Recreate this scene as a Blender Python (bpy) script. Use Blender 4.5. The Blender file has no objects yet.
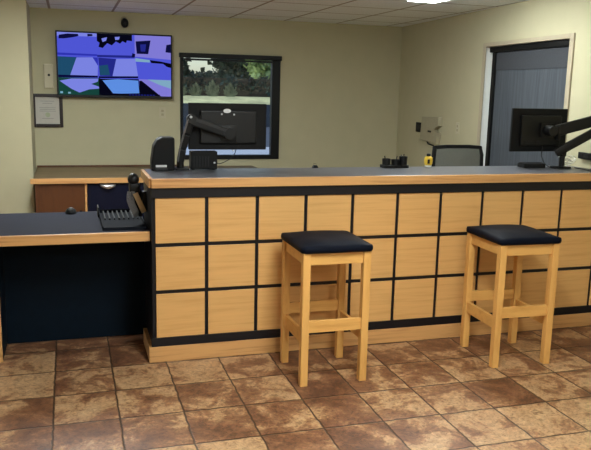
import bpy, bmesh, math, random
from mathutils import Vector, Matrix, noise
random.seed(7)
R = math.radians
SC = bpy.context.scene
COL = SC.collection

# ------------------------------------------------------------------ camera
W, H = 591, 450
F_PX = 731.75
PIT, ROL, YAW = 0.183855, 0.024044, 0.301883
CAM = Vector((-0.44566, -4.12188, 1.59445))
fwd = Vector((math.sin(YAW)*math.cos(PIT), math.cos(YAW)*math.cos(PIT), -math.sin(PIT)))
rgt0 = Vector((math.cos(YAW), -math.sin(YAW), 0))
up0 = rgt0.cross(fwd)
rgt = math.cos(ROL)*rgt0 + math.sin(ROL)*up0
upv = -math.sin(ROL)*rgt0 + math.cos(ROL)*up0
cam_data = bpy.data.cameras.new('camera')
cam_data.sensor_width = 36.0
cam_data.lens = F_PX/W*36.0
cam_data.clip_start = 0.05
cam_data.clip_end = 500
cam = bpy.data.objects.new('camera', cam_data)
COL.objects.link(cam)
cam.matrix_world = Matrix(((rgt.x, upv.x, -fwd.x, CAM.x), (rgt.y, upv.y, -fwd.y, CAM.y),
                           (rgt.z, upv.z, -fwd.z, CAM.z), (0, 0, 0, 1)))
SC.camera = cam


# ------------------------------------------------------------------ materials
def lin(c):
    out = []
    for v in c[:3]:
        v = v/255.0
        out.append(v/12.92 if v <= 0.04045 else ((v+0.055)/1.055)**2.4)
    return (*out, 1.0)


def new_mat(name):
    m = bpy.data.materials.new(name)
    m.use_nodes = True
    nt = m.node_tree
    return m, nt, nt.nodes['Principled BSDF']


def N(nt, kind, **kw):
    n = nt.nodes.new(kind)
    for k, v in kw.items():
        setattr(n, k, v)
    return n


def math_node(nt, op, a=None, b=None, va=None, vb=None):
    n = N(nt, 'ShaderNodeMath', operation=op)
    if a is not None:
        nt.links.new(a, n.inputs[0])
    elif va is not None:
        n.inputs[0].default_value = va
    if b is not None:
        nt.links.new(b, n.inputs[1])
    elif vb is not None:
        n.inputs[1].default_value = vb
    return n.outputs[0]


def ramp(nt, fac, stops, interp='LINEAR'):
    n = N(nt, 'ShaderNodeValToRGB')
    n.color_ramp.interpolation = interp
    els = n.color_ramp.elements
    while len(els) > 1:
        els.remove(els[-1])
    els[0].position = stops[0][0]
    els[0].color = stops[0][1]
    for p, c in stops[1:]:
        e = els.new(p)
        e.color = c
    nt.links.new(fac, n.inputs['Fac'])
    return n.outputs['Color']


def plain(name, rgb, rough=0.5, metal=0.0, var=0.06, scale=30.0, spec=0.5, bump=0.0):
    """Even material with a little procedural variation."""
    m, nt, b = new_mat(name)
    tc = N(nt, 'ShaderNodeTexCoord')
    nz = N(nt, 'ShaderNodeTexNoise')
    nz.inputs['Scale'].default_value = scale
    nz.inputs['Detail'].default_value = 3
    nt.links.new(tc.outputs['Object'], nz.inputs['Vector'])
    c = lin(rgb)
    lo = tuple(v*(1-var) for v in c[:3])+(1,)
    hi = tuple(min(1, v*(1+var)) for v in c[:3])+(1,)
    nt.links.new(ramp(nt, nz.outputs['Fac'], [(0.3, lo), (0.7, hi)]), b.inputs['Base Color'])
    b.inputs['Roughness'].default_value = rough
    b.inputs['Metallic'].default_value = metal
    b.inputs['Specular IOR Level'].default_value = spec
    if bump:
        bp = N(nt, 'ShaderNodeBump')
        bp.inputs['Strength'].default_value = bump
        bp.inputs['Distance'].default_value = 0.002
        nt.links.new(nz.outputs['Fac'], bp.inputs['Height'])
        nt.links.new(bp.outputs['Normal'], b.inputs['Normal'])
    return m


def wood(name, light, dark, stretch, rough=0.42):
    m, nt, b = new_mat(name)
    tc = N(nt, 'ShaderNodeTexCoord')
    oi = N(nt, 'ShaderNodeObjectInfo')
    mp = N(nt, 'ShaderNodeMapping')
    mp.inputs['Scale'].default_value = stretch
    add = N(nt, 'ShaderNodeVectorMath', operation='ADD')
    mul = N(nt, 'ShaderNodeVectorMath', operation='SCALE')
    nt.links.new(oi.outputs['Location'], mul.inputs[0])
    mul.inputs['Scale'].default_value = 3.7
    nt.links.new(tc.outputs['Object'], mp.inputs['Vector'])
    nt.links.new(mp.outputs['Vector'], add.inputs[0])
    nt.links.new(mul.outputs[0], add.inputs[1])
    nz = N(nt, 'ShaderNodeTexNoise')
    nz.inputs['Scale'].default_value = 1.0
    nz.inputs['Detail'].default_value = 5
    nz.inputs['Roughness'].default_value = 0.6
    nz.inputs['Distortion'].default_value = 0.25
    nt.links.new(add.outputs[0], nz.inputs['Vector'])
    col = ramp(nt, nz.outputs['Fac'], [(0.32, lin(dark)), (0.5, lin(light)),
                                       (0.75, tuple(min(1, v*1.06) for v in lin(light)[:3])+(1,))])
    nt.links.new(col, b.inputs['Base Color'])
    b.inputs['Roughness'].default_value = rough
    return m


def emit(name, rgb, strength):
    m = bpy.data.materials.new(name)
    m.use_nodes = True
    nt = m.node_tree
    nt.nodes.clear()
    e = N(nt, 'ShaderNodeEmission')
    e.inputs['Color'].default_value = lin(rgb)
    e.inputs['Strength'].default_value = strength
    o = N(nt, 'ShaderNodeOutputMaterial')
    nt.links.new(e.outputs[0], o.inputs['Surface'])
    return m


def glass_mat(name, tint, gloss=0.08):
    m = bpy.data.materials.new(name)
    m.use_nodes = True
    nt = m.node_tree
    nt.nodes.clear()
    t = N(nt, 'ShaderNodeBsdfTransparent')
    t.inputs['Color'].default_value = tint
    g = N(nt, 'ShaderNodeBsdfGlossy')
    g.inputs['Roughness'].default_value = 0.02
    mx = N(nt, 'ShaderNodeMixShader')
    mx.inputs[0].default_value = gloss
    o = N(nt, 'ShaderNodeOutputMaterial')
    nt.links.new(t.outputs[0], mx.inputs[1])
    nt.links.new(g.outputs[0], mx.inputs[2])
    nt.links.new(mx.outputs[0], o.inputs['Surface'])
    return m


def floor_mat():
    m, nt, b = new_mat('slate look tile')
    L = nt.links
    TX0, TX, TY0, TY = -0.5603, 0.3097, -0.7059, 0.344
    geo = N(nt, 'ShaderNodeTexCoord')
    sep = N(nt, 'ShaderNodeSeparateXYZ')
    L.new(geo.outputs['Object'], sep.inputs[0])
    # gentle wobble of the grout joints
    wob = N(nt, 'ShaderNodeTexNoise')
    wob.inputs['Scale'].default_value = 14
    L.new(geo.outputs['Object'], wob.inputs['Vector'])
    w = math_node(nt, 'MULTIPLY', math_node(nt, 'SUBTRACT', wob.outputs['Fac'], vb=0.5), vb=0.05)
    gx = math_node(nt, 'ADD', math_node(nt, 'DIVIDE', math_node(nt, 'SUBTRACT', sep.outputs['X'], vb=TX0), vb=TX), w)
    gy = math_node(nt, 'ADD', math_node(nt, 'DIVIDE', math_node(nt, 'SUBTRACT', sep.outputs['Y'], vb=TY0), vb=TY), w)
    ix, iy = math_node(nt, 'FLOOR', gx), math_node(nt, 'FLOOR', gy)
    fx, fy = math_node(nt, 'FRACT', gx), math_node(nt, 'FRACT', gy)
    ex = math_node(nt, 'MINIMUM', fx, math_node(nt, 'SUBTRACT', va=1.0, b=fx))
    ey = math_node(nt, 'MINIMUM', fy, math_node(nt, 'SUBTRACT', va=1.0, b=fy))
    edge = math_node(nt, 'MINIMUM', ex, ey)
    mr = N(nt, 'ShaderNodeMapRange')
    mr.inputs['From Min'].default_value = 0.006
    mr.inputs['From Max'].default_value = 0.022
    L.new(edge, mr.inputs['Value'])
    cell = N(nt, 'ShaderNodeCombineXYZ')
    L.new(ix, cell.inputs[0])
    L.new(iy, cell.inputs[1])
    wn = N(nt, 'ShaderNodeTexWhiteNoise', noise_dimensions='3D')
    L.new(cell.outputs[0], wn.inputs['Vector'])
    off = N(nt, 'ShaderNodeVectorMath', operation='SCALE')
    off.inputs['Scale'].default_value = 40
    L.new(wn.outputs['Color'], off.inputs[0])
    pos = N(nt, 'ShaderNodeVectorMath', operation='ADD')
    L.new(geo.outputs['Object'], pos.inputs[0])
    L.new(off.outputs[0], pos.inputs[1])
    big = N(nt, 'ShaderNodeTexNoise')
    big.inputs['Scale'].default_value = 4.6
    big.inputs['Detail'].default_value = 7
    big.inputs['Roughness'].default_value = 0.66
    big.inputs['Distortion'].default_value = 0.45
    L.new(pos.outputs[0], big.inputs['Vector'])
    fine = N(nt, 'ShaderNodeTexNoise')
    fine.inputs['Scale'].default_value = 42
    fine.inputs['Detail'].default_value = 6
    fine.inputs['Roughness'].default_value = 0.7
    fine.inputs['Distortion'].default_value = 1.0
    L.new(pos.outputs[0], fine.inputs['Vector'])
    bias = math_node(nt, 'MULTIPLY', math_node(nt, 'SUBTRACT', wn.outputs['Value'], vb=0.5), vb=0.17)
    t = math_node(nt, 'ADD', big.outputs['Fac'], bias)
    base = ramp(nt, t, [(0.30, lin(TILE[0])), (0.43, lin(TILE[1])), (0.49, lin(TILE[2])),
                        (0.53, lin(TILE[3])), (0.72, lin(TILE[4]))])
    fr = ramp(nt, fine.outputs['Fac'], [(0.36, (0.5, 0.46, 0.43, 1)), (0.5, (0.98, 0.98, 0.98, 1)), (0.64, (1.35, 1.32, 1.28, 1))])
    mul = N(nt, 'ShaderNodeMix', data_type='RGBA', blend_type='MULTIPLY')
    mul.inputs['Factor'].default_value = 0.9
    L.new(base, mul.inputs['A'])
    L.new(fr, mul.inputs['B'])
    mix = N(nt, 'ShaderNodeMix', data_type='RGBA')
    L.new(mr.outputs['Result'], mix.inputs['Factor'])
    mix.inputs['A'].default_value = lin((66, 48, 35))
    L.new(mul.outputs['Result'], mix.inputs['B'])
    L.new(mix.outputs['Result'], b.inputs['Base Color'])
    rr = ramp(nt, fine.outputs['Fac'], [(0.3, (0.34,)*3+(1,)), (0.7, (0.5,)*3+(1,))])
    L.new(rr, b.inputs['Roughness'])
    hsum = math_node(nt, 'ADD', math_node(nt, 'MULTIPLY', mr.outputs['Result'], vb=0.8),
                     math_node(nt, 'ADD', math_node(nt, 'MULTIPLY', fine.outputs['Fac'], vb=0.5), math_node(nt, 'MULTIPLY', t, vb=0.6)))
    bp = N(nt, 'ShaderNodeBump')
    bp.inputs['Strength'].default_value = 0.5
    bp.inputs['Distance'].default_value = 0.004
    L.new(hsum, bp.inputs['Height'])
    L.new(bp.outputs['Normal'], b.inputs['Normal'])
    return m


def ceiling_mat():
    m, nt, b = new_mat('ceiling tile')
    L = nt.links
    tc = N(nt, 'ShaderNodeTexCoord')
    sep = N(nt, 'ShaderNodeSeparateXYZ')
    L.new(tc.outputs['Object'], sep.inputs[0])
    es = []
    for ax, o in (('X', CG[0]), ('Y', CG[1])):
        g = math_node(nt, 'FRACT', math_node(nt, 'DIVIDE', math_node(nt, 'SUBTRACT', sep.outputs[ax], vb=o), vb=CG[2]))
        es.append(math_node(nt, 'MINIMUM', g, math_node(nt, 'SUBTRACT', va=1.0, b=g)))
    edge = math_node(nt, 'MINIMUM', es[0], es[1])
    c = ramp(nt, edge, [(0.0, lin((160, 156, 150))), (0.016, lin((160, 156, 150))), (0.024, lin((240, 248, 253)))])
    nz = N(nt, 'ShaderNodeTexNoise')
    nz.inputs['Scale'].default_value = 60
    nz.inputs['Detail'].default_value = 4
    L.new(tc.outputs['Object'], nz.inputs['Vector'])
    sp = ramp(nt, nz.outputs['Fac'], [(0.35, (0.86, 0.86, 0.86, 1)), (0.6, (1, 1, 1, 1))])
    mul = N(nt, 'ShaderNodeMix', data_type='RGBA', blend_type='MULTIPLY')
    mul.inputs['Factor'].default_value = 1
    L.new(c, mul.inputs['A'])
    L.new(sp, mul.inputs['B'])
    L.new(mul.outputs['Result'], b.inputs['Base Color'])
    b.inputs['Roughness'].default_value = 0.9
    return m


# ------------------------------------------------------------------ settings to tune
YB = 4.3            # back wall
ZC = 2.367          # ceiling
KW = 0.0735         # right wall skew
XC = 3.478          # back right corner
TOP = 1.085         # counter top height
DESK = 0.772
TILE = [(94, 62, 44), (122, 83, 58), (142, 103, 73), (168, 131, 94), (184, 151, 113)]
CG = (0.045, 0.62, 0.645)

M = {}
M['wall'] = plain('cream wall paint', (184, 178, 148), 0.85, var=0.02, scale=6, spec=0.2)
M['floor'] = floor_mat()
M['ceil'] = ceiling_mat()
M['panel'] = wood('maple panel', (216, 167, 103), (206, 156, 92), (2, 8, 44))
M['oak'] = wood('oak edge', (206, 156, 98), (178, 128, 78), (2, 14, 40))
M['backtop'] = wood('tan worktop', (112, 92, 64), (96, 76, 50), (2, 14, 40))
M['stool'] = wood('beech stool', (216, 164, 92), (200, 146, 76), (16, 16, 3), 0.38)
M['stoolh'] = wood('beech stool rail', (214, 162, 90), (198, 144, 74), (3, 16, 24), 0.38)
M['brownwood'] = wood('stained cabinet door', (88, 50, 23), (76, 42, 18), (18, 18, 3))
M['frameblack'] = plain('black laminate', (15, 13, 18), 0.45, spec=0.35)
M['top'] = plain('slate grey laminate', (92, 92, 97), 0.3, var=0.05, scale=80)
M['desktop'] = plain('dark grey desk laminate', (50, 51, 60), 0.7, var=0.05, scale=80, spec=0.03)
M['traydark'] = plain('charcoal tray plastic', (24, 26, 32), 0.8, spec=0.08)
M['navy'] = plain('navy laminate', (6, 20, 32), 0.6, var=0.1, scale=20, spec=0.12)
M['navydrawer'] = plain('navy drawer laminate', (10, 14, 36), 0.5, spec=0.2)
M['cushion'] = plain('black navy vinyl', (10, 14, 25), 0.6, var=0.15, scale=140, bump=0.12, spec=0.06)
M['black'] = plain('black plastic', (13, 13, 14), 0.45, spec=0.3)
M['blacksoft'] = plain('black textured plastic', (17, 17, 18), 0.65, spec=0.2, bump=0.1, scale=200)
M['armgrey'] = plain('dark grey arm', (28, 28, 29), 0.6, spec=0.25)
M['strip'] = plain('dim link highlight', (56, 56, 57), 0.6, spec=0.2)
M['rubber'] = plain('black cable', (14, 14, 14), 0.6)
M['chrome'] = plain('brushed silver', (205, 205, 208), 0.3, metal=0.9, var=0.03)
M['silver'] = plain('silver paint', (190, 192, 196), 0.35, var=0.03)
M['white'] = plain('white plastic', (226, 224, 214), 0.5, var=0.02)
M['cream'] = plain('beige plastic', (186, 178, 150), 0.5, var=0.02)
M['beigebox'] = plain('aged beige plastic', (158, 150, 124), 0.55, var=0.05)
M['trim'] = plain('painted metal trim', (168, 156, 132), 0.5, var=0.02)
M['framewin'] = plain('bronze window frame', (10, 10, 10), 0.45, spec=0.25)
M['darkframe'] = plain('dark picture frame', (30, 16, 14), 0.35)
M['paper'] = plain('certificate paper', (186, 182, 172), 0.7, var=0.03)
M['inkline'] = plain('faint ink', (140, 140, 132), 0.7)
M['seal'] = plain('pale green seal', (166, 174, 144), 0.7)
M['tan'] = plain('tan card', (206, 176, 132), 0.6)
M['greyband'] = plain('grey plastic', (104, 102, 102), 0.4)
M['yellow'] = plain('yellow plastic', (226, 190, 60), 0.4)
M['mesh'] = plain('charcoal mesh fabric', (92, 92, 84), 0.8, var=0.15, scale=300)
M['whitecable'] = plain('white cable', (230, 228, 214), 0.5)
M['pane'] = glass_mat('window glass', (0.86, 0.9, 0.92, 1), 0.03)
M['lampemit'] = emit('troffer diffuser', (247, 255, 254), 38.0)


def shade_mat():
    m, nt, b = new_mat('solar shade fabric')
    tc = N(nt, 'ShaderNodeTexCoord')
    mp = N(nt, 'ShaderNodeMapping')
    mp.inputs['Scale'].default_value = (60, 60, 3)
    nt.links.new(tc.outputs['Object'], mp.inputs['Vector'])
    nz = N(nt, 'ShaderNodeTexNoise')
    nz.inputs['Scale'].default_value = 1
    nz.inputs['Detail'].default_value = 4
    nt.links.new(mp.outputs[0], nz.inputs['Vector'])
    c = ramp(nt, nz.outputs['Fac'], [(0.3, lin((84, 88, 94))), (0.7, lin((98, 103, 110)))])
    nt.links.new(c, b.inputs['Base Color'])
    b.inputs['Roughness'].default_value = 0.9
    b.inputs['Specular IOR Level'].default_value = 0.1
    tr = N(nt, 'ShaderNodeBsdfTranslucent')
    nt.links.new(c, tr.inputs['Color'])
    mx = N(nt, 'ShaderNodeMixShader')
    mx.inputs[0].default_value = 0.35
    nt.links.new(b.outputs[0], mx.inputs[1])
    nt.links.new(tr.outputs[0], mx.inputs[2])
    nt.links.new(mx.outputs[0], nt.nodes['Material Output'].inputs['Surface'])
    return m


M['shade'] = shade_mat()
M['soffitdim'] = plain('soffit-darkened shade', (64, 66, 70), 0.9, var=0.08, scale=60, spec=0.1)  # darker colour painted for the soffit outside dimming the shade's top


# ------------------------------------------------------------------ mesh helpers
def box(bm, x0, x1, y0, y1, z0, z1, bev=0.0, seg=2, mat=0):
    t = bmesh.new()
    vs = [t.verts.new(v) for v in ((x0, y0, z0), (x1, y0, z0), (x1, y1, z0), (x0, y1, z0),
                                   (x0, y0, z1), (x1, y0, z1), (x1, y1, z1), (x0, y1, z1))]
    for f in ((3, 2, 1, 0), (4, 5, 6, 7), (0, 1, 5, 4), (1, 2, 6, 5), (2, 3, 7, 6), (3, 0, 4, 7)):
        t.faces.new([vs[i] for i in f])
    if bev:
        bmesh.ops.bevel(t, geom=t.edges[:], offset=bev, segments=seg, affect='EDGES', profile=0.6)
    merge(bm, t, mat)


def merge(bm, t, mat=0, mtx=None):
    if mtx is not None:
        bmesh.ops.transform(t, matrix=mtx, verts=t.verts[:])
    for f in t.faces:
        f.material_index = mat
    me = bpy.data.meshes.new('tmp')
    t.to_mesh(me)
    t.free()
    bm.from_mesh(me)
    bpy.data.meshes.remove(me)


def rot_box(bm, size, mtx, bev=0.0, mat=0):
    t = bmesh.new()
    sx, sy, sz = (s/2 for s in size)
    box(t, -sx, sx, -sy, sy, -sz, sz, bev)
    merge(bm, t, mat, mtx)


def bar(bm, a, b, w, h, bev=0.002, mat=0, up=Vector((0, 0, 1))):
    """Rectangular bar from a to b; w across, h along 'up'."""
    a, b = Vector(a), Vector(b)
    d = (b-a)
    L = d.length
    x = d.normalized()
    y = up.cross(x)
    if y.length < 1e-4:
        y = Vector((0, 1, 0)).cross(x)
    y.normalize()
    z = x.cross(y)
    m = Matrix(((x.x, y.x, z.x, 0), (x.y, y.y, z.y, 0), (x.z, y.z, z.z, 0), (0, 0, 0, 1)))
    m = Matrix.Translation((a+b)/2) @ m
    rot_box(bm, (L, w, h), m, bev, mat)


def cyl(bm, a, b, r0, r1=None, seg=16, mat=0):
    a, b = Vector(a), Vector(b)
    d = b-a
    t = bmesh.new()
    bmesh.ops.create_cone(t, cap_ends=True, segments=seg, radius1=r0, radius2=r0 if r1 is None else r1, depth=d.length)
    q = Vector((0, 0, 1)).rotation_difference(d.normalized())
    merge(bm, t, mat, Matrix.Translation((a+b)/2) @ q.to_matrix().to_4x4())


def tube(bm, pts, r, seg=8, mat=0):
    pts = [Vector(p) for p in pts]
    rings = []
    n = len(pts)
    prev = None
    for i, p in enumerate(pts):
        d = (pts[min(i+1, n-1)]-pts[max(i-1, 0)]).normalized()
        ref = Vector((0, 0, 1)) if abs(d.z) < 0.95 else Vector((1, 0, 0))
        x = ref.cross(d).normalized() if prev is None else (prev-d*prev.dot(d)).normalized()
        prev = x
        y = d.cross(x)
        rings.append([bm.verts.new(p+r*(math.cos(2*math.pi*k/seg)*x+math.sin(2*math.pi*k/seg)*y)) for k in range(seg)])
    for i in range(n-1):
        for k in range(seg):
            f = bm.faces.new((rings[i][k], rings[i][(k+1) % seg], rings[i+1][(k+1) % seg], rings[i+1][k]))
            f.material_index = mat
    bm.faces.new(rings[0][::-1]).material_index = mat
    bm.faces.new(rings[-1]).material_index = mat


def smooth_pts(pts, n=6):
    pts = [Vector(p) for p in pts]
    out = []
    for i in range(len(pts)-1):
        p0, p1, p2, p3 = pts[max(i-1, 0)], pts[i], pts[i+1], pts[min(i+2, len(pts)-1)]
        for k in range(n):
            t = k/n
            out.append(0.5*((2*p1)+(-p0+p2)*t+(2*p0-5*p1+4*p2-p3)*t*t+(-p0+3*p1-3*p2+p3)*t**3))
    out.append(pts[-1])
    return out


def lathe(bm, prof, c=(0, 0, 0), seg=20, mat=0):
    rings = []
    for r, z in prof:
        rings.append([bm.verts.new((c[0]+r*math.cos(2*math.pi*k/seg), c[1]+r*math.sin(2*math.pi*k/seg), c[2]+z)) for k in range(seg)])
    for a, b in zip(rings, rings[1:]):
        for k in range(seg):
            bm.faces.new((a[k], a[(k+1) % seg], b[(k+1) % seg], b[k])).material_index = mat
    bm.faces.new(rings[0][::-1]).material_index = mat
    bm.faces.new(rings[-1]).material_index = mat


def prism(bm, poly, axis, a0, a1, bev=0.0, mat=0):
    """Extrude a 2D polygon along an axis ('x','y','z')."""
    t = bmesh.new()

    def P(u, v, a):
        return {'x': (a, u, v), 'y': (u, a, v), 'z': (u, v, a)}[axis]
    lo = [t.verts.new(P(u, v, a0)) for u, v in poly]
    hi = [t.verts.new(P(u, v, a1)) for u, v in poly]
    t.faces.new(lo[::-1])
    t.faces.new(hi)
    k = len(poly)
    for i in range(k):
        t.faces.new((lo[i], lo[(i+1) % k], hi[(i+1) % k], hi[i]))
    bmesh.ops.recalc_face_normals(t, faces=t.faces[:])
    if bev:
        bmesh.ops.bevel(t, geom=t.edges[:], offset=bev, segments=2, affect='EDGES', profile=0.6)
    merge(bm, t, mat)


def obj(name, bm, mats, parent=None, smooth=False, loc=None):
    me = bpy.data.meshes.new(name)
    bmesh.ops.recalc_face_normals(bm, faces=bm.faces[:])
    bm.to_mesh(me)
    bm.free()
    for m in (mats if isinstance(mats, (list, tuple)) else [mats]):
        me.materials.append(m)
    if smooth:
        for p in me.polygons:
            p.use_smooth = True
        if smooth == 'auto':
            me.set_sharp_from_angle(angle=R(35))
    o = bpy.data.objects.new(name, me)
    COL.objects.link(o)
    if loc is not None:
        o.location = loc
    if parent is not None:
        o.parent = parent
    return o


def tag(o, label=None, cat=None, group=None, kind=None):
    if label:
        o['label'] = label
    if cat:
        o['category'] = cat
    if group:
        o['group'] = group
    if kind:
        o['kind'] = kind
    return o


def thing(name, label, cat, loc=(0, 0, 0), rz=0.0, group=None):
    o = bpy.data.objects.new(name, None)
    o.empty_display_size = 0.1
    COL.objects.link(o)
    o.location = loc
    o.rotation_euler = (0, 0, rz)
    return tag(o, label, cat, group)


def structure(name, bm, mats, loc=(0, 0, 0), rz=0.0, parent=None):
    o = obj(name, bm, mats, parent)
    o.location = loc
    o.rotation_euler = (0, 0, rz)
    if parent is None:
        o['kind'] = 'structure'
    return o


def copy_tree(o, parent=None):
    c = o.copy()
    COL.objects.link(c)
    c.parent = parent
    for ch in list(o.children):
        copy_tree(ch, c)
    return c


def B():
    return bmesh.new()


# ------------------------------------------------------------------ room shell
XL, YF = -3.3, -7.0
b = B()
box(b, XL-0.2, 4.2, YF-0.2, YB+0.2, -0.1, 0)
structure('floor', b, M['floor'])
b = B()
box(b, XL-0.2, 4.2, YF-0.2, YB+0.2, ZC, ZC+0.1)
structure('ceiling', b, M['ceil'])

# back wall with the window opening
W1 = (0.772, 1.945, 0.765, 1.955)
b = B()
box(b, XL-0.2, W1[0], YB, YB+0.16, 0, ZC)
box(b, W1[1], XC+0.25, YB, YB+0.16, 0, ZC)
box(b, W1[0], W1[1], YB, YB+0.16, 0, W1[2])
box(b, W1[0], W1[1], YB, YB+0.16, W1[3], ZC)
structure('wall_back', b, M['wall'])
# the jog of wall left of the monitor
b = B()
box(b, XL, -0.795, 3.56, YB-0.001, 0, ZC)
structure('wall_left_return', b, M['wall'])
# left wall with the glazed entrance opening (beside the camera)
GD = (-1.5, 0.15, 0.02, 2.08)
b = B()
box(b, XL-0.16, XL, YF, GD[0], 0, ZC)
box(b, XL-0.16, XL, GD[1], YB, 0, ZC)
box(b, XL-0.16, XL, GD[0], GD[1], GD[3], ZC)
structure('wall_left', b, M['wall'])
b = B()
box(b, XL-0.16, 4.0, YF-0.16, YF, 0, ZC)
structure('wall_front', b, M['wall'])

# right wall, local x runs from the back corner towards the camera, local y outwards
RW_LOC = (XC, YB, 0)
RW_ROT = math.atan2(-1, -KW)
RW = Matrix.Translation(RW_LOC) @ Matrix.Rotation(RW_ROT, 4, 'Z')
W2 = (2.215, 3.605, 0.78, 2.035)
b = B()
box(b, -0.2, W2[0], 0, 0.16, 0, ZC)
box(b, W2[1], 11.4, 0, 0.16, 0, ZC)
box(b, W2[0], W2[1], 0, 0.16, 0, W2[2])
box(b, W2[0], W2[1], 0, 0.16, W2[3], ZC)
structure('wall_right', b, M['wall'], RW_LOC, RW_ROT)


def window(name, rect, fw, depth0, depth1, axis_loc=(0, 0, 0), rz=0.0, fm=None, muntin=False):
    x0, x1, z0, z1 = rect
    r = bpy.data.objects.new(name, None)
    COL.objects.link(r)
    r.location = axis_loc
    r.rotation_euler = (0, 0, rz)
    r['kind'] = 'structure'
    b = B()
    e = 0.001
    box(b, x0+e, x0+fw[0], depth0, depth1, z0+e, z1-e, 0.003)
    box(b, x1-fw[1], x1-e, depth0, depth1, z0+e, z1-e, 0.003)
    box(b, x0+fw[0], x1-fw[1], depth0, depth1, z0+e, z0+fw[2], 0.003)
    box(b, x0+fw[0], x1-fw[1], depth0, depth1, z1-fw[3], z1-e, 0.003)
    if muntin:
        mx = (x0+x1)/2
        box(b, mx-0.03, mx+0.03, depth0, depth1, z0+fw[2], z1-fw[3], 0.003)
    obj('window_frame', b, fm, r)
    b = B()
    dm = (depth0+depth1)/2
    box(b, x0+fw[0]-0.004, x1-fw[1]+0.004, dm-0.003, dm+0.003, z0+fw[2]-0.004, z1-fw[3]+0.004)
    obj('pane', b, M['pane'], r)
    return r


window('window_1', W1, (0.035, 0.10, 0.05, 0.03), YB-0.012, YB+0.07, fm=M['framewin'])
# rolled up blind at the head of window 1
t = thing('roller_shade', 'rolled-up black blind along the top of the window with trees outside', 'blind', (W1[0], YB, 0))
b = B()
box(b, -0.015, W1[1]-W1[0]+0.004, -0.06, -0.0125, W1[3]-0.045, W1[3]+0.008, 0.008)
obj('cassette', b, M['framewin'], t)
b = B()
box(b, 0.04, W1[1]-W1[0]-0.10, -0.062, -0.05, W1[3]-0.074, W1[3]-0.052, 0.004)
obj('hem_bar', b, M['framewin'], t)

w2 = window('window_2', W2, (0.018, 0.05, 0.05, 0.05), 0.105, 0.135, RW_LOC, RW_ROT, M['white'])
b = B()
e = 0.002
box(b, W2[0]+e-0.035, W2[0]+0.02, -0.014, -0.001, W2[2]-0.03, W2[3]+0.022, 0.003)
box(b, W2[1]-0.02, W2[1]+0.035, -0.014, -0.001, W2[2]-0.03, W2[3]+0.022, 0.003)
box(b, W2[0]+0.02, W2[1]-0.02, -0.014, -0.001, W2[3]-0.015, W2[3]+0.022, 0.003)
box(b, W2[0]+0.02, W2[1]-0.02, -0.014, -0.001, W2[2]-0.03, W2[2]+0.015, 0.003)
obj('window_trim', b, M['trim'], w2)
b = B()
box(b, W2[0]+0.001, W2[0]+0.006, 0.001, 0.104, W2[2]+0.001, W2[3]-0.001)  # white sheet added on the reveal to look lit by leaking daylight
tag(obj('daylight_jamb', b, M['white'], w2), 'jamb painted white for the leaking daylight')
t = thing('roller_shade', 'grey-blue roller shade drawn down over the right-hand window', 'blind', RW_LOC, RW_ROT)
b = B()
SX0, SX1 = W2[0]+0.155, W2[1]-0.028
box(b, SX0, SX1, 0.040, 0.0425, W2[2]+0.05, W2[3]-0.06)
obj('shade_fabric', b, M['shade'], t)
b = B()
box(b, SX0+0.002, SX1-0.002, 0.034, 0.0385, W2[3]-0.23, W2[3]-0.075)  # thin dark sheet over the fabric, standing in for soffit shade
tag(obj('soffit_dark_band', b, M['soffitdim'], t), 'top band of the shade with painted soffit darkening')
b = B()
box(b, W2[0]+0.055, SX1+0.01, 0.012, 0.075, W2[3]-0.066, W2[3]-0.018, 0.006)
tag(obj('cassette', b, M['framewin'], t), 'black cassette box')
b = B()
box(b, SX0-0.055, SX0-0.002, 0.02, 0.06, W2[2]+0.03, W2[3]-0.0665, 0.004)
tag(obj('side_channel', b, M['framewin'], t), 'black side channel')
b = B()
box(b, SX0, SX1, 0.030, 0.052, W2[2]+0.025, W2[2]+0.049, 0.004)
obj('hem_bar', b, M['framewin'], t)

r = bpy.data.objects.new('window_3', None)
COL.objects.link(r)
r['kind'] = 'structure'
b = B()
for y in (GD[0]+0.001, GD[0]+0.42, GD[1]-0.061):
    box(b, XL-0.12, XL-0.05, y, y+0.06, GD[2]-0.019, GD[3]-0.001, 0.003)
box(b, XL-0.12, XL-0.05, GD[0]+0.061, GD[1]-0.061, GD[3]-0.06, GD[3]-0.001, 0.003)
box(b, XL-0.12, XL-0.05, GD[0]+0.061, GD[1]-0.061, 0.001, 0.08, 0.003)
obj('window_frame', b, M['framewin'], r)
b = B()
box(b, XL-0.088, XL-0.082, GD[0]+0.06, GD[1]-0.06, 0.078, GD[3]-0.058)
obj('pane', b, M['pane'], r)


# ------------------------------------------------------------------ ceiling lights
def ceiling_light(x0, x1, y0, y1, label, mats):
    cx, cy = (x0+x1)/2, (y0+y1)/2
    t = thing('ceiling_light', label, 'light', (cx, cy, ZC), 0, 'recessed ceiling lights')
    w, d = (x1-x0)/2, (y1-y0)/2
    b = B()
    for a in ((-w, -w+0.025, -d, d), (w-0.025, w, -d, d), (-w+0.025, w-0.025, -d, -d+0.025), (-w+0.025, w-0.025, d-0.025, d)):
        box(b, a[0], a[1], a[2], a[3], -0.012, -0.001, 0.002)
    obj('frame', b, M['white'], t)
    b = B()
    box(b, -w+0.026, w-0.026, -d+0.026, d-0.026, -0.050, -0.002, 0.006)
    obj('diffuser', b, mats, t)
    return t


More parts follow.
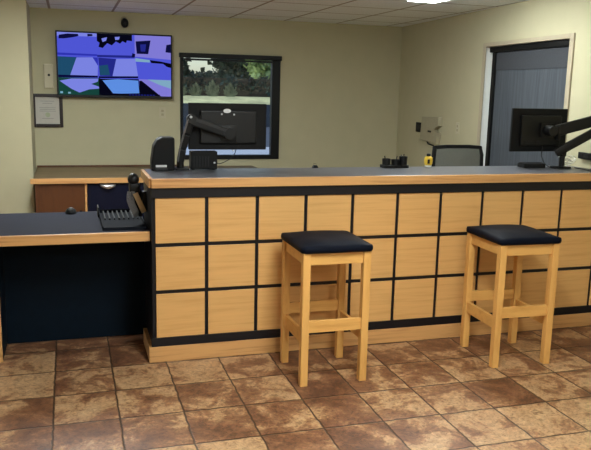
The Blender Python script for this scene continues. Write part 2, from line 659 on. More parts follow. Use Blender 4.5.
LF = M['lampemit']
M['lampback'] = emit('back troffer diffuser', (247, 255, 254), 42.0)
M['lampfill'] = emit('added fill diffuser', (247, 255, 254), 56.0)  # unseen ceiling panel added to lighten the back wall and wall return
ceiling_light(2.20, 2.50, 0.40, 1.56, 'lit ceiling light panel at the top edge above the counter, right of centre', M['lampback'])
for x, y in ((0.40, -2.6), (0.69, -5.2)):
    ceiling_light(x, x+0.59, y, y+1.2, 'lit ceiling light panel over the lobby floor in front of the counter', LF)
ceiling_light(-0.58, -0.24, 1.2, 2.4, 'added unseen fill light over the work area behind the left end of the counter', M['lampfill'])

# ------------------------------------------------------------------ reception counter
ctr = thing('reception_counter', 'long reception counter with square maple panels in a black grid', 'counter', (0, 0, 0))
G = 0.3003
END = 3.08
b = B()
box(b, -0.014, END, 0.010, 0.44, 0.094, 1.030, 0.002)
obj('body', b, M['frameblack'], ctr)
b = B()
box(b, -0.036, END, -0.006, 0.36, 0.001, 0.0935, 0.002)
tag(obj('plinth', b, M['oak'], ctr), 'maple plinth')
b = B()
box(b, -0.016, END, -0.012, 0.0095, 0.972, 1.030, 0.002)
tag(obj('top_rail', b, M['frameblack'], ctr), 'black rail below the worktop')
b = B()
box(b, -0.022, END, -0.004, 0.0095, 0.0945, 0.1465, 0.002)
tag(obj('bottom_rail', b, M['frameblack'], ctr), 'black rail above the plinth')
b = B()
box(b, -0.006, END+0.01, -0.0085, 0.465, 1.031, TOP, 0.003)
wt = obj('worktop', b, M['top'], ctr)
b = B()
box(b, -0.016, END+0.01, -0.031, -0.009, 1.031, TOP-0.001, 0.003)
box(b, -0.028, -0.0065, -0.0085, 0.465, 1.031, TOP-0.001, 0.003)
tag(obj('edge_band', b, M['oak'], wt), 'oak edge band')
rows = [(0.7095, 0.9700), (0.4330, 0.6870), (0.1480, 0.4105)]
for c in range(11):
    x0 = c*G+0.0105
    x1 = (c+1)*G-0.0105
    if c == 0:
        x0 = 0.008
    if c == 10:
        x1 = END-0.002
    for (z0, z1) in rows:
        b = B()
        w2_, h2_ = (x1-x0)/2, (z1-z0)/2
        box(b, -w2_, w2_, 0, 0.0105, -h2_, h2_, 0.0025)
        obj('panel', b, M['panel'], ctr, loc=((x0+x1)/2, -0.001, (z0+z1)/2))


# ------------------------------------------------------------------ bar stools
def make_stool(label):
    t = thing('bar_stool', label, 'stool', (0, 0, 0), 0, 'bar stools at the counter')
    lx, ly, lw = 0.172, 0.1825, 0.021
    for sx in (-1, 1):
        for sy in (-1, 1):
            b = B()
            box(b, -lw, lw, -lw, lw, 0.0, 0.742, 0.004)
            obj('leg', b, M['stool'], t, loc=(sx*lx, sy*ly, 0.0005))
    for sy in (-1, 1):
        b = B()
        box(b, -lx+lw, lx-lw, -0.011, 0.011, 0.300, 0.366, 0.003)
        obj('stretcher', b, M['stoolh'], t, loc=(0, sy*ly, 0))
        b = B()
        box(b, -lx+lw, lx-lw, -0.010, 0.010, 0.676, 0.742, 0.003)
        obj('apron', b, M['stoolh'], t, loc=(0, sy*ly, 0))
    for sx in (-1, 1):
        b = B()
        box(b, -0.011, 0.011, -ly+lw, ly-lw, 0.232, 0.300, 0.003)
        obj('stretcher', b, M['stoolh'], t, loc=(sx*lx, 0, 0))
        b = B()
        box(b, -0.010, 0.010, -ly+lw, ly-lw, 0.676, 0.742, 0.003)
        obj('apron', b, M['stoolh'], t, loc=(sx*lx, 0, 0))
    # padded seat: grid with crowned top and drooping upholstered edges
    b = B()
    hx, hy, n = 0.203, 0.216, 18
    top, bot = {}, {}

    def shape(i, j):
        u, v = -1+2*i/n, -1+2*j/n
        rr = 0.12
        # rounded corners
        x, y = u*hx, v*hy
        ax, ay = max(abs(x)-(hx-0.03), 0), max(abs(y)-(hy-0.03), 0)
        d = math.hypot(ax, ay)
        if d > 0.03:
            x = math.copysign(hx-0.03+ax*0.03/d, x)
            y = math.copysign(hy-0.03+ay*0.03/d, y)
        return u, v, x, y
    for i in range(n+1):
        for j in range(n+1):
            u, v, x, y = shape(i, j)
            m = max(abs(u), abs(v))
            zz = 0.776+0.022*(1-abs(u)**4)*(1-abs(v)**4)
            top[i, j] = b.verts.new((x, y, zz+0.003*noise.noise(Vector((x*9, y*9, 0.3)))))
    ring = [(i, 0) for i in range(n)]+[(n, j) for j in range(n)]+[(i, n) for i in range(n, 0, -1)]+[(0, j) for j in range(n, 0, -1)]
    for i in range(n):
        for j in range(n):
            b.faces.new((top[i, j], top[i+1, j], top[i+1, j+1], top[i, j+1]))
    prev = [top[k] for k in ring]
    for dz, s in ((0.762, 1.012), (0.750, 1.008), (0.7435, 0.985)):
        cur = [b.verts.new((top[k].co.x*s, top[k].co.y*s, dz)) for k in ring]
        for k in range(len(ring)):
            q = (k+1) % len(ring)
            b.faces.new((prev[k], cur[k], cur[q], prev[q]))
        prev = cur
    b.faces.new(prev)
    tag(obj('seat', b, M['cushion'], t, smooth=True), 'dark padded vinyl seat')
    return t


s1 = make_stool('wooden bar stool with dark padded seat, the left one, nearer the desk')
s1.location = (0.907, -0.352, 0)
s2 = copy_tree(s1)
s2['label'] = 'wooden bar stool with dark padded seat, the right one, below the right-hand monitor'
s2.location = (2.098, -0.366, 0)
s2.rotation_euler.z = R(-2.0)

# ------------------------------------------------------------------ low desk on the left
dk = thing('low_desk', 'low dark desk with grey top and oak edge joining the counter on the left', 'desk', (0, 0, 0))
b = B()
box(b, -1.02, -0.018, 0.068, 0.80, DESK-0.055, DESK, 0.002)
dt = obj('desktop', b, M['desktop'], dk)
b = B()
box(b, -1.02, -0.018, 0.045, 0.0675, DESK-0.056, DESK-0.0005, 0.003)
tag(obj('edge_band', b, M['oak'], dt), 'oak edge band')
b = B()
box(b, -0.848, 0.05, 0.515, 0.535, 0.002, DESK-0.056, 0.001)
tag(obj('modesty_panel', b, M['navy'], dk), 'navy front panel')
b = B()
box(b, -0.8775, -0.850, 0.218, 0.78, 0.001, DESK-0.0565, 0.001)
ep = tag(obj('end_panel', b, M['navy'], dk), 'navy end panel')
b = B()
box(b, -0.8775, -0.850, 0.200, 0.2175, 0.001, DESK-0.0565, 0.001)
tag(obj('edge_band', b, M['oak'], ep), 'oak front edge')

# dark slotted tray on the desk
t = thing('desk_tray', 'black slotted tray lying on the low desk against the counter', 'tray', (-0.278, 0.115, DESK+0.001))
b = B()
box(b, 0, 0.250, 0, 0.57, 0, 0.008, 0.002)
obj('base', b, M['traydark'], t)
b = B()
box(b, 0, 0.006, 0, 0.57, 0.0085, 0.024, 0.001)
box(b, 0.244, 0.250, 0, 0.57, 0.0085, 0.024, 0.001)
box(b, 0.006, 0.244, 0.564, 0.57, 0.0085, 0.030, 0.001)
box(b, 0.006, 0.244, 0, 0.006, 0.0085, 0.016, 0.001)
obj('rim', b, M['traydark'], t)
for k in range(8):
    b = B()
    bar(b, (0.028+k*0.028, 0.29, 0.014), (0.028+k*0.028, 0.545, 0.020), 0.009, 0.010, 0.002)
    obj('slat', b, M['armgrey'], t)
b = B()
box(b, -0.009, -0.001, 0.44, 0.57, 0, 0.062, 0.002)
tag(obj('divider', b, M['armgrey'], t), 'grey upright divider')

# mouse near the far edge of the desk
t = thing('computer_mouse', 'small black mouse on the far edge of the low desk', 'mouse', (-0.448, 0.745, DESK+0.001))
b = B()
for i in range(1):
    tt = bmesh.new()
    bmesh.ops.create_uvsphere(tt, u_segments=16, v_segments=10, radius=1)
    for v in tt.verts:
        v.co = Vector((v.co.x*0.036, v.co.y*0.055, max(v.co.z, 0)*0.038))
    merge(b, tt)
obj('shell', b, M['black'], t, smooth=True)
b = B()
cyl(b, (-0.004, -0.028, 0.033), (0.004, -0.028, 0.033), 0.006, seg=12)
obj('scroll_wheel', b, M['greyband'], t)

# leaflet holder leaning at the counter end
t = thing('leaflet_holder', 'black leaflet holder with grey bands and a tan leaflet fixed on the left counter end', 'holder', (-0.018, 0.235, DESK+0.001))
b = B()
box(b, -0.020, 0.003, 0.020, 0.075, 0.08, 0.20, 0.002)
obj('bracket', b, M['black'], t)
b = B()
prism(b, [(-0.022, 0.050), (-0.046, 0.050), (-0.066, 0.09), (-0.088, 0.17), (-0.090, 0.235), (-0.040, 0.245), (-0.022, 0.19)], 'y', 0.030, 0.062, 0.004)
obj('back_plate', b, M['blacksoft'], t)
b = B()
tt = bmesh.new()
bmesh.ops.create_uvsphere(tt, u_segments=16, v_segments=10, radius=1)
for v in tt.verts:
    v.co = Vector((v.co.x*0.034, v.co.y*0.036, v.co.z*0.036))
merge(b, tt, 0, Matrix.Translation((-0.070, 0.045, 0.272)))
box(b, -0.096, -0.034, 0.015, 0.075, 0.195, 0.250, 0.010)
obj('clip', b, M['black'], t, smooth='auto')
for k, dx in enumerate((0.0, 0.021)):
    b = B()
    pts = smooth_pts([(-0.096+dx, 0.010, 0.205), (-0.104+dx, 0.006, 0.170), (-0.096+dx, 0.004, 0.130), (-0.078+dx, 0.004, 0.085), (-0.062+dx*0.3, 0.006, 0.055)], 5)
    for p, q in zip(pts, pts[1:]):
        bar(b, p, q, 0.012, 0.022, 0.003)
    obj('band', b, M['greyband'], t)
b = B()
bar(b, (-0.064, 0.0, 0.195), (-0.014, 0.0, 0.080), 0.005, 0.030, 0.001)
tag(obj('leaflet', b, M['tan'], t), 'tan leaflet')

# ------------------------------------------------------------------ back worktop and cabinets
BD = 0.690
BF = 3.26
t = thing('back_worktop', 'tan worktop with oak edge along the back wall', 'worktop', (0, 0, 0))
b = B()
box(b, -0.785, 1.62, BF+0.022, YB-0.002, BD-0.05, BD, 0.002)
wt2 = obj('top', b, M['backtop'], t)
b = B()
box(b, -0.812, 1.62, BF, BF+0.0215, BD-0.052, BD-0.0005, 0.003)
obj('edge_band', b, M['oak'], t)
b = B()
box(b, -0.785, 0.77, YB-0.02, YB-0.0025, BD+0.0005, BD+0.02, 0.002)
obj('upstand', b, M['brownwood'], t)


def cup_pull(parent, x, y, z):
    b = B()
    n = 14
    q = 0.075
    top = [b.verts.new((x+q*math.cos(math.pi*k/n), y, z+0.016)) for k in range(n+1)]
    mid = [b.verts.new((x+q*math.cos(math.pi*k/n), y-0.03*math.sin(math.pi*k/n), z+0.013)) for k in range(n+1)]
    low = [b.verts.new((x+q*0.9*math.cos(math.pi*k/n), y-0.032*math.sin(math.pi*k/n), z-0.026+0.018*abs(math.cos(math.pi*k/n)))) for k in range(n+1)]
    for A, Bv in ((top, mid), (mid, low)):
        for k in range(n):
            b.faces.new((A[k], A[k+1], Bv[k+1], Bv[k]))
    o = obj('handle', b, M['chrome'], parent, smooth=True)
    md = o.modifiers.new('thickness', 'SOLIDIFY')
    md.thickness = 0.0025
    return tag(o, 'silver cup handle')


t = thing('base_cabinet', 'brown wooden cabinet under the left end of the back worktop', 'cabinet', (-0.775, BF+0.03, 0))
b = B()
box(b, 0, 0.485, 0.022, YB-BF-0.04, 0.08, BD-0.053, 0.001)
box(b, 0.01, 0.475, 0.06, YB-BF-0.06, 0.001, 0.0795)
obj('body', b, M['brownwood'], t)
b = B()
box(b, 0.003, 0.462, 0.0, 0.021, 0.09, BD-0.056, 0.003)
d = obj('door', b, M['brownwood'], t)
b = B()
box(b, 0.464, 0.484, -0.004, 0.0215, 0.002, BD-0.055, 0.002)
tag(obj('side_panel', b, M['oak'], t), 'pale oak end panel')
b = B()
cyl(b, (0.42, -0.022, 0.36), (0.42, -0.0005, 0.36), 0.012, 0.008, 14)
obj('knob', b, M['black'], d, smooth='auto')

t = thing('drawer_cabinet', 'navy drawer unit with silver cup handles under the back worktop', 'cabinet', (-0.286, BF+0.03, 0))
b = B()
box(b, 0, 0.62, 0.022, YB-BF-0.04, 0.08, BD-0.053, 0.001)
box(b, 0.01, 0.61, 0.06, YB-BF-0.06, 0.001, 0.0795)
obj('body', b, M['navydrawer'], t)
for z0, z1 in ((0.36, BD-0.056), (0.09, 0.355)):
    b = B()
    box(b, 0.004, 0.616, 0.0, 0.021, z0, z1, 0.003)
    d = obj('drawer', b, M['navydrawer'], t)
    cup_pull(d, 0.195, -0.0005, z1-0.028)
t = thing('drawer_cabinet', 'navy double-door cupboard under the back worktop, right of the drawer unit', 'cabinet', (0.345, BF+0.03, 0))
b = B()
box(b, 0, 1.26, 0.022, YB-BF-0.04, 0.08, BD-0.053, 0.001)
box(b, 0.01, 1.25, 0.06, YB-BF-0.06, 0.001, 0.0795)
obj('body', b, M['navydrawer'], t)
for k in range(2):
    b = B()
    box(b, 0.004+k*0.63, 0.626+k*0.63, 0.0, 0.021, 0.09, BD-0.056, 0.003)
    d = obj('door', b, M['navydrawer'], t)
    cup_pull(d, 0.315+k*0.63, -0.0005, BD-0.1)

# ------------------------------------------------------------------ wall television with camera feeds
TVX, TVZ, TVW, TVH = 0.064, 1.796, 1.225, 0.695
t = thing('wall_television', 'large wall screen showing nine bluish security camera views', 'television', (TVX, YB, TVZ))
b = B()
box(b, -TVW/2, TVW/2, -0.075, -0.025, -TVH/2, TVH/2, 0.006)
obj('housing', b, M['black'], t)
b = B()
box(b, -0.2, 0.2, -0.0245, -0.001, -0.15, 0.15, 0.002)
obj('wall_bracket', b, M['black'], t)
SCOL = {'blue': (88, 96, 236), 'light': (136, 146, 250), 'sky': (104, 158, 250), 'lilac': (142, 136, 236),
        'dark': (14, 16, 66), 'black': (8, 8, 26), 'teal': (34, 84, 118), 'green': (26, 74, 66),
        'mid': (52, 58, 196), 'pale': (140, 186, 214), 'deep': (40, 46, 150)}
KEYS = list(SCOL)
SM = [emit('screen '+k, SCOL[k], 0.78) for k in KEYS]
b = B()
lay = [0]


def feed(poly, key):
    """Polygon in a 452 x 258 picture laid out on the screen."""
    lay[0] += 1
    y = -0.0755-0.00006*lay[0]
    vs = []
    for (u, v) in poly:
        x = (max(0, min(1, (u-70)/446.0))-0.5)*(TVW-0.03)
        z = (0.5-max(0, min(1, (v-47)/248.0)))*(TVH-0.045)+0.006
        vs.append(b.verts.new((x, y, z)))
    f = b.faces.new(vs)
    f.material_index = KEYS.index(key)


feed([(70, 47), (516, 47), (516, 295), (70, 295)], 'blue')
feed([(70, 47), (222, 47), (222, 60), (70, 62)], 'light')
feed([(78, 58), (110, 52), (150, 52), (152, 60), (130, 66), (95, 72), (76, 72)], 'dark')
feed([(186, 50), (205, 50), (206, 58), (186, 60)], 'dark')
feed([(222, 47), (360, 47), (360, 72), (340, 70), (336, 80), (322, 74), (312, 84), (296, 76), (280, 92), (262, 84), (244, 104), (228, 100), (232, 84), (222, 76)], 'black')
feed([(240, 66), (262, 60), (258, 74), (244, 80)], 'light')
feed([(292, 58), (312, 56), (308, 68), (294, 70)], 'light')
feed([(370, 47), (516, 47), (516, 142), (370, 134)], 'lilac')
feed([(374, 72), (434, 66), (424, 122), (378, 122)], 'dark')
feed([(392, 84), (416, 82), (412, 112), (394, 112)], 'deep')
feed([(498, 82), (516, 78), (516, 114), (494, 112)], 'dark')
feed([(70, 128), (222, 130), (222, 137), (70, 137)], 'mid')
feed([(222, 132), (366, 130), (366, 140), (222, 141)], 'deep')
feed([(360, 120), (372, 124), (370, 138), (358, 136)], 'dark')
feed([(372, 140), (430, 146), (430, 156), (372, 154)], 'pale')
feed([(430, 146), (470, 150), (516, 158), (516, 176), (500, 172), (484, 160), (436, 158)], 'black')
feed([(70, 143), (224, 143), (224, 218), (70, 218)], 'mid')
feed([(70, 143), (142, 145), (116, 218), (70, 218)], 'teal')
feed([(142, 145), (204, 143), (224, 176), (222, 216), (116, 216)], 'light')
feed([(226, 143), (296, 146), (280, 216), (230, 216)], 'deep')
feed([(228, 176), (262, 170), (270, 212), (232, 214)], 'teal')
feed([(296, 146), (372, 143), (382, 216), (280, 216)], 'light')
feed([(70, 216), (222, 216), (222, 224), (70, 226)], 'dark')
feed([(226, 218), (382, 214), (382, 222), (226, 226)], 'dark')
feed([(70, 226), (232, 226), (232, 295), (70, 295)], 'green')
feed([(74, 240), (120, 230), (224, 228), (222, 240), (196, 250), (230, 262), (228, 268), (188, 272), (150, 286), (120, 272)], 'light')
feed([(226, 228), (384, 226), (388, 295), (226, 295)], 'black')
feed([(240, 234), (300, 228), (382, 232), (386, 284), (282, 288), (262, 262)], 'sky')
feed([(386, 226), (516, 226), (516, 295), (386, 295)], 'lilac')
feed([(420, 226), (516, 228), (516, 262), (470, 248)], 'pale')
feed([(386, 232), (396, 232), (474, 295), (386, 295)], 'black')
feed([(232, 286), (470, 288), (470, 295), (232, 295)], 'black')
feed([(76, 282), (86, 282), (86, 290), (76, 290)], 'pale')
feed([(106, 284), (116, 284), (116, 291), (106, 291)], 'pale')
for k in range(9):
    feed([(345+k*12, 289), (352+k*12, 289), (352+k*12, 293), (345+k*12, 293)], 'deep')
obj('screen', b, SM, t)

# black dome camera above the screen
t = thing('security_camera', 'small black dome camera on the wall above the television', 'camera', (0.166, YB, 2.262))
b = B()
cyl(b, (0, -0.02, 0.03), (0, -0.001, 0.03), 0.032, seg=20)
obj('mount', b, M['beigebox'], t, smooth='auto')
b = B()
tt = bmesh.new()
bmesh.ops.create_uvsphere(tt, u_segments=20, v_segments=12, radius=0.046)
merge(b, tt, 0, Matrix.Translation((0.004, -0.07, -0.012)) @ Matrix.Diagonal((0.9, 0.9, 1.1, 1)))
cyl(b, (0, -0.055, 0.022), (0, -0.0205, 0.03), 0.018, seg=12)
h = obj('housing', b, M['black'], t, smooth='auto')
b = B()
cyl(b, (0.004, -0.118, -0.022), (0.004, -0.100, -0.020), 0.014, seg=14)
obj('lens', b, M['armgrey'], h, smooth='auto')

# white sensor box left of the television
t = thing('motion_sensor', 'narrow white sensor box on the wall left of the television', 'sensor', (-0.632, YB, 1.668))
b = B()
box(b, -0.048, 0.048, -0.035, -0.0002, -0.13, 0.125, 0.008)
obj('case', b, M['cream'], t)
b = B()
cyl(b, (0.004, -0.038, 0.01), (0.004, -0.0355, 0.01), 0.013, seg=16)
obj('eye', b, M['black'], t)

# framed certificate
t = thing('framed_certificate', 'certificate in a dark frame hanging below the white sensor', 'picture', (-0.655, YB, 1.302))
FW, FH = 0.158, 0.178
b = B()
box(b, -FW, -FW+0.036, -0.024, -0.001, -FH, FH, 0.004)
box(b, FW-0.036, FW, -0.024, -0.001, -FH, FH, 0.004)
box(b, -FW+0.036, FW-0.036, -0.024, -0.001, FH-0.036, FH, 0.004)
box(b, -FW+0.036, FW-0.036, -0.024, -0.001, -FH, -FH+0.036, 0.004)
obj('frame', b, M['darkframe'], t)
b = B()
box(b, -FW+0.034, FW-0.034, -0.010, -0.002, -FH+0.034, FH-0.034)
pp = obj('document', b, M['paper'], t)
b = B()
for z, w in ((0.10, 0.07), (0.075, 0.05), (0.03, 0.085), (0.012, 0.08), (-0.006, 0.085), (-0.085, 0.06)):
    box(b, -w, w, -0.0108, -0.0102, z-0.0025, z+0.0025)
obj('printed_lines', b, M['inkline'], pp)
b = B()
cyl(b, (0, -0.0108, -0.045), (0, -0.0102, -0.045), 0.026, seg=20)
obj('seal', b, M['seal'], pp)


def wall_plate(label, loc, rz, name='wall_outlet', cat='outlet'):
    t = thing(name, label, cat, loc, rz)
    b = B()
    box(b, -0.036, 0.036, -0.009, -0.001, -0.058, 0.058, 0.003)
    obj('plate', b, M['cream'], t)
    b = B()
    for z in (-0.02, 0.02):
        box(b, -0.014, 0.014, -0.0115, -0.0095, z-0.013, z+0.013, 0.002)
    obj('socket', b, M['beigebox'], t)
    return t


wall_plate('beige outlet plate on the back wall below the television', (0.572, YB, 1.295), 0)


def rw(s, z, out=0.0):
    return RW @ Vector((s, out, z))


wall_plate('beige wall plate on the right wall between the intercom and the window', rw(1.73, 1.24), RW_ROT)

t = thing('card_reader', 'small dark upright reader on the right wall near the corner', 'reader', rw(0.72, 1.195), RW_ROT)
b = B()
box(b, -0.075, 0.075, -0.02, -0.001, -0.055, 0.055, 0.004)
obj('case', b, M['blacksoft'], t)
b = B()
box(b, -0.06, 0.06, -0.0225, -0.0205, -0.03, 0.03, 0.002)
obj('face', b, M['armgrey'], t)

t = thing('wall_intercom', 'beige boxy intercom on the right wall above the desk chair', 'intercom', rw(1.10, 1.19), RW_ROT)
b = B()
prism(b, [(-0.25, -0.125), (0.20, -0.145), (0.23, -0.03), (0.13, -0.005), (0.17, 0.03), (0.245, 0.05), (0.235, 0.145), (-0.22, 0.13)], 'y', -0.05, -0.001, 0.006)
obj('case', b, M['beigebox'], t)
b = B()
box(b, -0.02, 0.07, -0.056, -0.0505, -0.03, -0.01, 0.003)
obj('latch', b, M['armgrey'], t)
b = B()
tube(b, smooth_pts([(-0.10, -0.02, -0.130), (-0.05, -0.03, -0.16), (0.02, -0.03, -0.165), (0.08, -0.02, -0.17)], 5), 0.007)
obj('cord', b, M['rubber'], t, smooth=True)

t = thing('power_strip', 'black socket strip on the right wall beyond the right-hand monitor arm', 'power strip', rw(3.97, 1.165), RW_ROT)
b = B()
box(b, -0.12, 0.25, -0.03, -0.001, -0.028, 0.020, 0.004)
obj('housing', b, M['black'], t)
for k in range(5):
    b = B()
    box(b, -0.095+k*0.07, -0.055+k*0.07, -0.034, -0.0305, -0.016, 0.012, 0.002)
    obj('socket', b, M['armgrey'], t)


# ------------------------------------------------------------------ monitors on arms
def monitor(label, loc, w, h, rz=0.0, group='monitors on the counter'):
    """Origin at the centre of the back face; the back looks towards -Y."""
    t = thing('computer_monitor', label, 'monitor', loc, rz, group)
    b = B()
    box(b, -w/2, w/2, 0.012, 0.034, -h/2, h/2, 0.006)
    obj('housing', b, M['blacksoft'], t)
    b = B()
    box(b, -w*0.36, w*0.36, -0.014, 0.0115, -h*0.36, h*0.34, 0.008)
    obj('back_cover', b, M['black'], t)
    b = B()
    box(b, -w/2+0.012, w/2-0.012, 0.0345, 0.0365, -h/2+0.016, h/2-0.012)
    obj('screen', b, M['black'], t)
    return t


mon1 = monitor('black monitor seen from behind in front of the tree-view window', (0.510, 0.405, 1.352), 0.497, 0.288, R(0))
b = B()
n = 20
vs = [b.verts.new((-0.012+0.024*math.cos(2*math.pi*k/n), -0.0147, 0.098+0.013*math.sin(2*math.pi*k/n)-0.0)) for k in range(n)]
b.faces.new(vs)
ext = bmesh.ops.extrude_face_region(b, geom=b.faces[:])
for v in [g for g in ext['geom'] if isinstance(g, bmesh.types.BMVert)]:
    v.co.y -= 0.002
tag(obj('badge', b, M['chrome'], mon1), 'silver oval badge')
for x, z in ((-0.046, 0.078), (0.032, 0.076)):
    b = B()
    cyl(b, (x, -0.018, z), (x, -0.0145, z), 0.006, seg=10)
    tag(obj('screw', b, M['silver'], mon1), 'silver screw')
b = B()
cyl(b, (0.034, 0.012, -0.149), (0.034, 0.024, -0.149), 0.005, seg=10)
tag(obj('light', b, M['white'], mon1), 'small white light on the lower edge')

mon2 = monitor('black monitor seen from behind in front of the drawn shade', (2.742, 0.345, 1.348), 0.462, 0.302, R(2), 'monitors on the counter')
b = B()
box(b, -0.135, -0.075, -0.0175, -0.0145, -0.095, -0.075, 0.001)
box(b, -0.045, -0.005, -0.0175, -0.0145, -0.095, -0.075, 0.001)
obj('connector', b, M['armgrey'], mon2)

# left arm
t = thing('monitor_arm', 'dark arm holding the left-hand monitor', 'monitor arm', (0.208, 0.405, TOP+0.001))
b = B()
box(b, -0.033, 0.050, -0.04, 0.045, 0, 0.012, 0.004)
cyl(b, (0, 0, 0.0125), (0, 0, 0.055), 0.022, seg=18)
obj('base', b, M['black'], t, smooth='auto')
b = B()
pts = [(0.0, -0.005, 0.05), (0.012, -0.02, 0.13), (0.035, -0.038, 0.22), (0.062, -0.052, 0.325)]
for p, q in zip(pts, pts[1:]):
    bar(b, p, q, 0.044, 0.034, 0.008, up=Vector((0, 1, 0)))
lk = obj('lower_link', b, M['black'], t)
b = B()
tube(b, smooth_pts([(-0.018, -0.022, 0.05), (-0.008, -0.038, 0.13), (0.014, -0.058, 0.22), (0.040, -0.072, 0.315)], 4), 0.005)  # grey tube painted in as the lit edge of the lower link
tag(obj('trim', b, M['greyband'], lk, smooth=True), 'painted highlight on the lit edge of the link')
b = B()
cyl(b, (0.060, -0.075, 0.315), (0.060, -0.03, 0.315), 0.028, seg=20)
obj('elbow', b, M['black'], t, smooth='auto')
b = B()
cyl(b, (0.055, -0.082, 0.327), (0.055, -0.0755, 0.327), 0.008, seg=10)
tag(obj('screw', b, M['silver'], t), 'silver screw')
b = B()
bar(b, (0.06, -0.056, 0.305), (0.285, -0.042, 0.228), 0.030, 0.056, 0.010)
ul = obj('upper_link', b, M['armgrey'], t)
b = B()
bar(b, (0.065, -0.0735, 0.318), (0.275, -0.0595, 0.246), 0.003, 0.018, 0.001)  # lighter grey bar painted in as the highlight on the upper link
tag(obj('link_highlight', b, M['strip'], ul), 'grey highlight painted along the link')
b = B()
cyl(b, (0.300, -0.060, 0.225), (0.300, -0.022, 0.225), 0.034, seg=20)
box(b, 0.250, 0.350, -0.0215, -0.0155, 0.175, 0.275, 0.002)
obj('mounting_plate', b, M['black'], t, smooth='auto')

# right arm
t = thing('monitor_arm', 'black folded arm holding the right-hand monitor', 'monitor arm', (2.895, 0.285, TOP+0.001))
b = B()
box(b, -0.06, 0.05, -0.045, 0.05, 0, 0.012, 0.004)
cyl(b, (0, 0, 0.0125), (0, 0, 0.15), 0.020, seg=18)
obj('base', b, M['black'], t, smooth='auto')
b = B()
cyl(b, (0, 0, 0.085), (0, 0, 0.155), 0.027, seg=20)
bar(b, (-0.07, -0.015, 0.105), (0.215, -0.10, 0.282), 0.034, 0.062, 0.014)
obj('lower_link', b, M['black'], t, smooth='auto')
b = B()
cyl(b, (0.215, -0.10, 0.25), (0.215, -0.10, 0.385), 0.028, seg=20)
obj('elbow', b, M['black'], t, smooth='auto')
b = B()
bar(b, (0.215, -0.100, 0.352), (-0.085, -0.02, 0.262), 0.034, 0.080, 0.014)
obj('upper_link', b, M['black'], t)
b = B()
cyl(b, (-0.12, -0.045, 0.263), (-0.12, 0.032, 0.263), 0.036, seg=20)
box(b, -0.08, -0.06, -0.045, 0.0, 0.20, 0.30, 0.006)
box(b, -0.17, -0.07, 0.0325, 0.0425, 0.213, 0.313, 0.002)
obj('mounting_plate', b, M['black'], t, smooth='auto')

# ------------------------------------------------------------------ devices on the counter
t = thing('receipt_printer', 'black round-topped printer with a silver strip at the left counter end', 'printer', (0.113, 0.40, TOP+0.001))
b = B()
prism(b, [(-0.085, 0.0), (0.055, 0.0), (0.055, 0.195), (0.045, 0.203), (-0.022, 0.203), (-0.048, 0.190), (-0.072, 0.150), (-0.085, 0.06)], 'y', -0.055, 0.055, 0.010)
body = obj('body', b, M['blacksoft'], t)
b = B()
box(b, -0.062, 0.004, -0.060, -0.0555, 0.022, 0.036, 0.002)
tag(obj('strip', b, M['silver'], t), 'silver strip')
b = B()
box(b, -0.066, 0.008, -0.066, -0.0555, 0.0005, 0.016, 0.003)
obj('base_slot', b, M['black'], t)

t = thing('mini_computer', 'small black computer box under the left-hand monitor', 'computer', (0.350, 0.41, TOP+0.001))
b = B()
box(b, -0.080, 0.085, -0.036, 0.045, 0.004, 0.115, 0.006)
obj('case', b, M['blacksoft'], t)
b = B()
for k in range(6):
    box(b, -0.065+k*0.018, -0.057+k*0.018, -0.0385, -0.0365, 0.02, 0.085, 0.0008)
obj('vents', b, M['armgrey'], t)
b = B()
cyl(b, (0.066, -0.040, 0.045), (0.066, -0.0365, 0.045), 0.006, seg=10)
tag(obj('power_light', b, M['silver'], t), 'silver button')
for x in (-0.065, 0.065):
    for y in (-0.02, 0.03):
        b = B()
        cyl(b, (x, y, 0), (x, y, 0.0035), 0.01, seg=10)
        obj('foot', b, M['rubber'], t)
t = thing('cable', 'thin dark cable looping under the left-hand monitor', 'cable', (0, 0, 0))
b = B()
tube(b, smooth_pts([(0.43, 0.463, TOP+0.05), (0.46, 0.46, TOP+0.03), (0.52, 0.45, TOP+0.055), (0.555, 0.44, TOP+0.09), (0.565, 0.433, TOP+0.122)], 6), 0.0025)
obj('wire', b, M['rubber'], t, smooth=True)

t = thing('desk_organizer', 'black three-cup pen holder on the rear edge of the counter', 'pen holder', (1.66, 0.405, TOP+0.001))
b = B()
box(b, -0.095, 0.085, -0.04, 0.04, 0, 0.02, 0.004)
obj('base', b, M['black'], t)
for x, hgt in ((-0.066, 0.062), (0.0, 0.056), (0.058, 0.076)):
    b = B()
    r0 = 0.029
    lathe(b, [(r0*0.92, 0.0205), (r0, hgt), (r0-0.003, hgt), (r0*0.86, 0.024)], (x, 0, 0))
    obj('cup', b, M['black'], t, smooth='auto')
for x, dx, L, m in ((0.058, 0.006, 0.092, 'darkframe'), (0.052, -0.008, 0.088, 'greyband'), (-0.068, -0.01, 0.08, 'black'), (0.002, 0.012, 0.078, 'black')):
    b = B()
    cyl(b, (x, 0, 0.026), (x+dx, 0.004, L), 0.004, seg=8)
    obj('pen', b, M[m], t)

t = thing('binder_clip', 'tiny black clip lying on the rear edge of the counter', 'clip', (1.10, 0.44, TOP+0.001))
b = B()
prism(b, [(-0.022, 0), (0.022, 0), (0.010, 0.018), (-0.010, 0.018)], 'y', -0.012, 0.012, 0.002)
obj('body', b, M['black'], t)
b = B()
tube(b, [(-0.006, 0.0, 0.019), (-0.009, 0.004, 0.027), (0.009, 0.004, 0.027), (0.006, 0.0, 0.019)], 0.0014, 6)
obj('lever', b, M['black'], t)

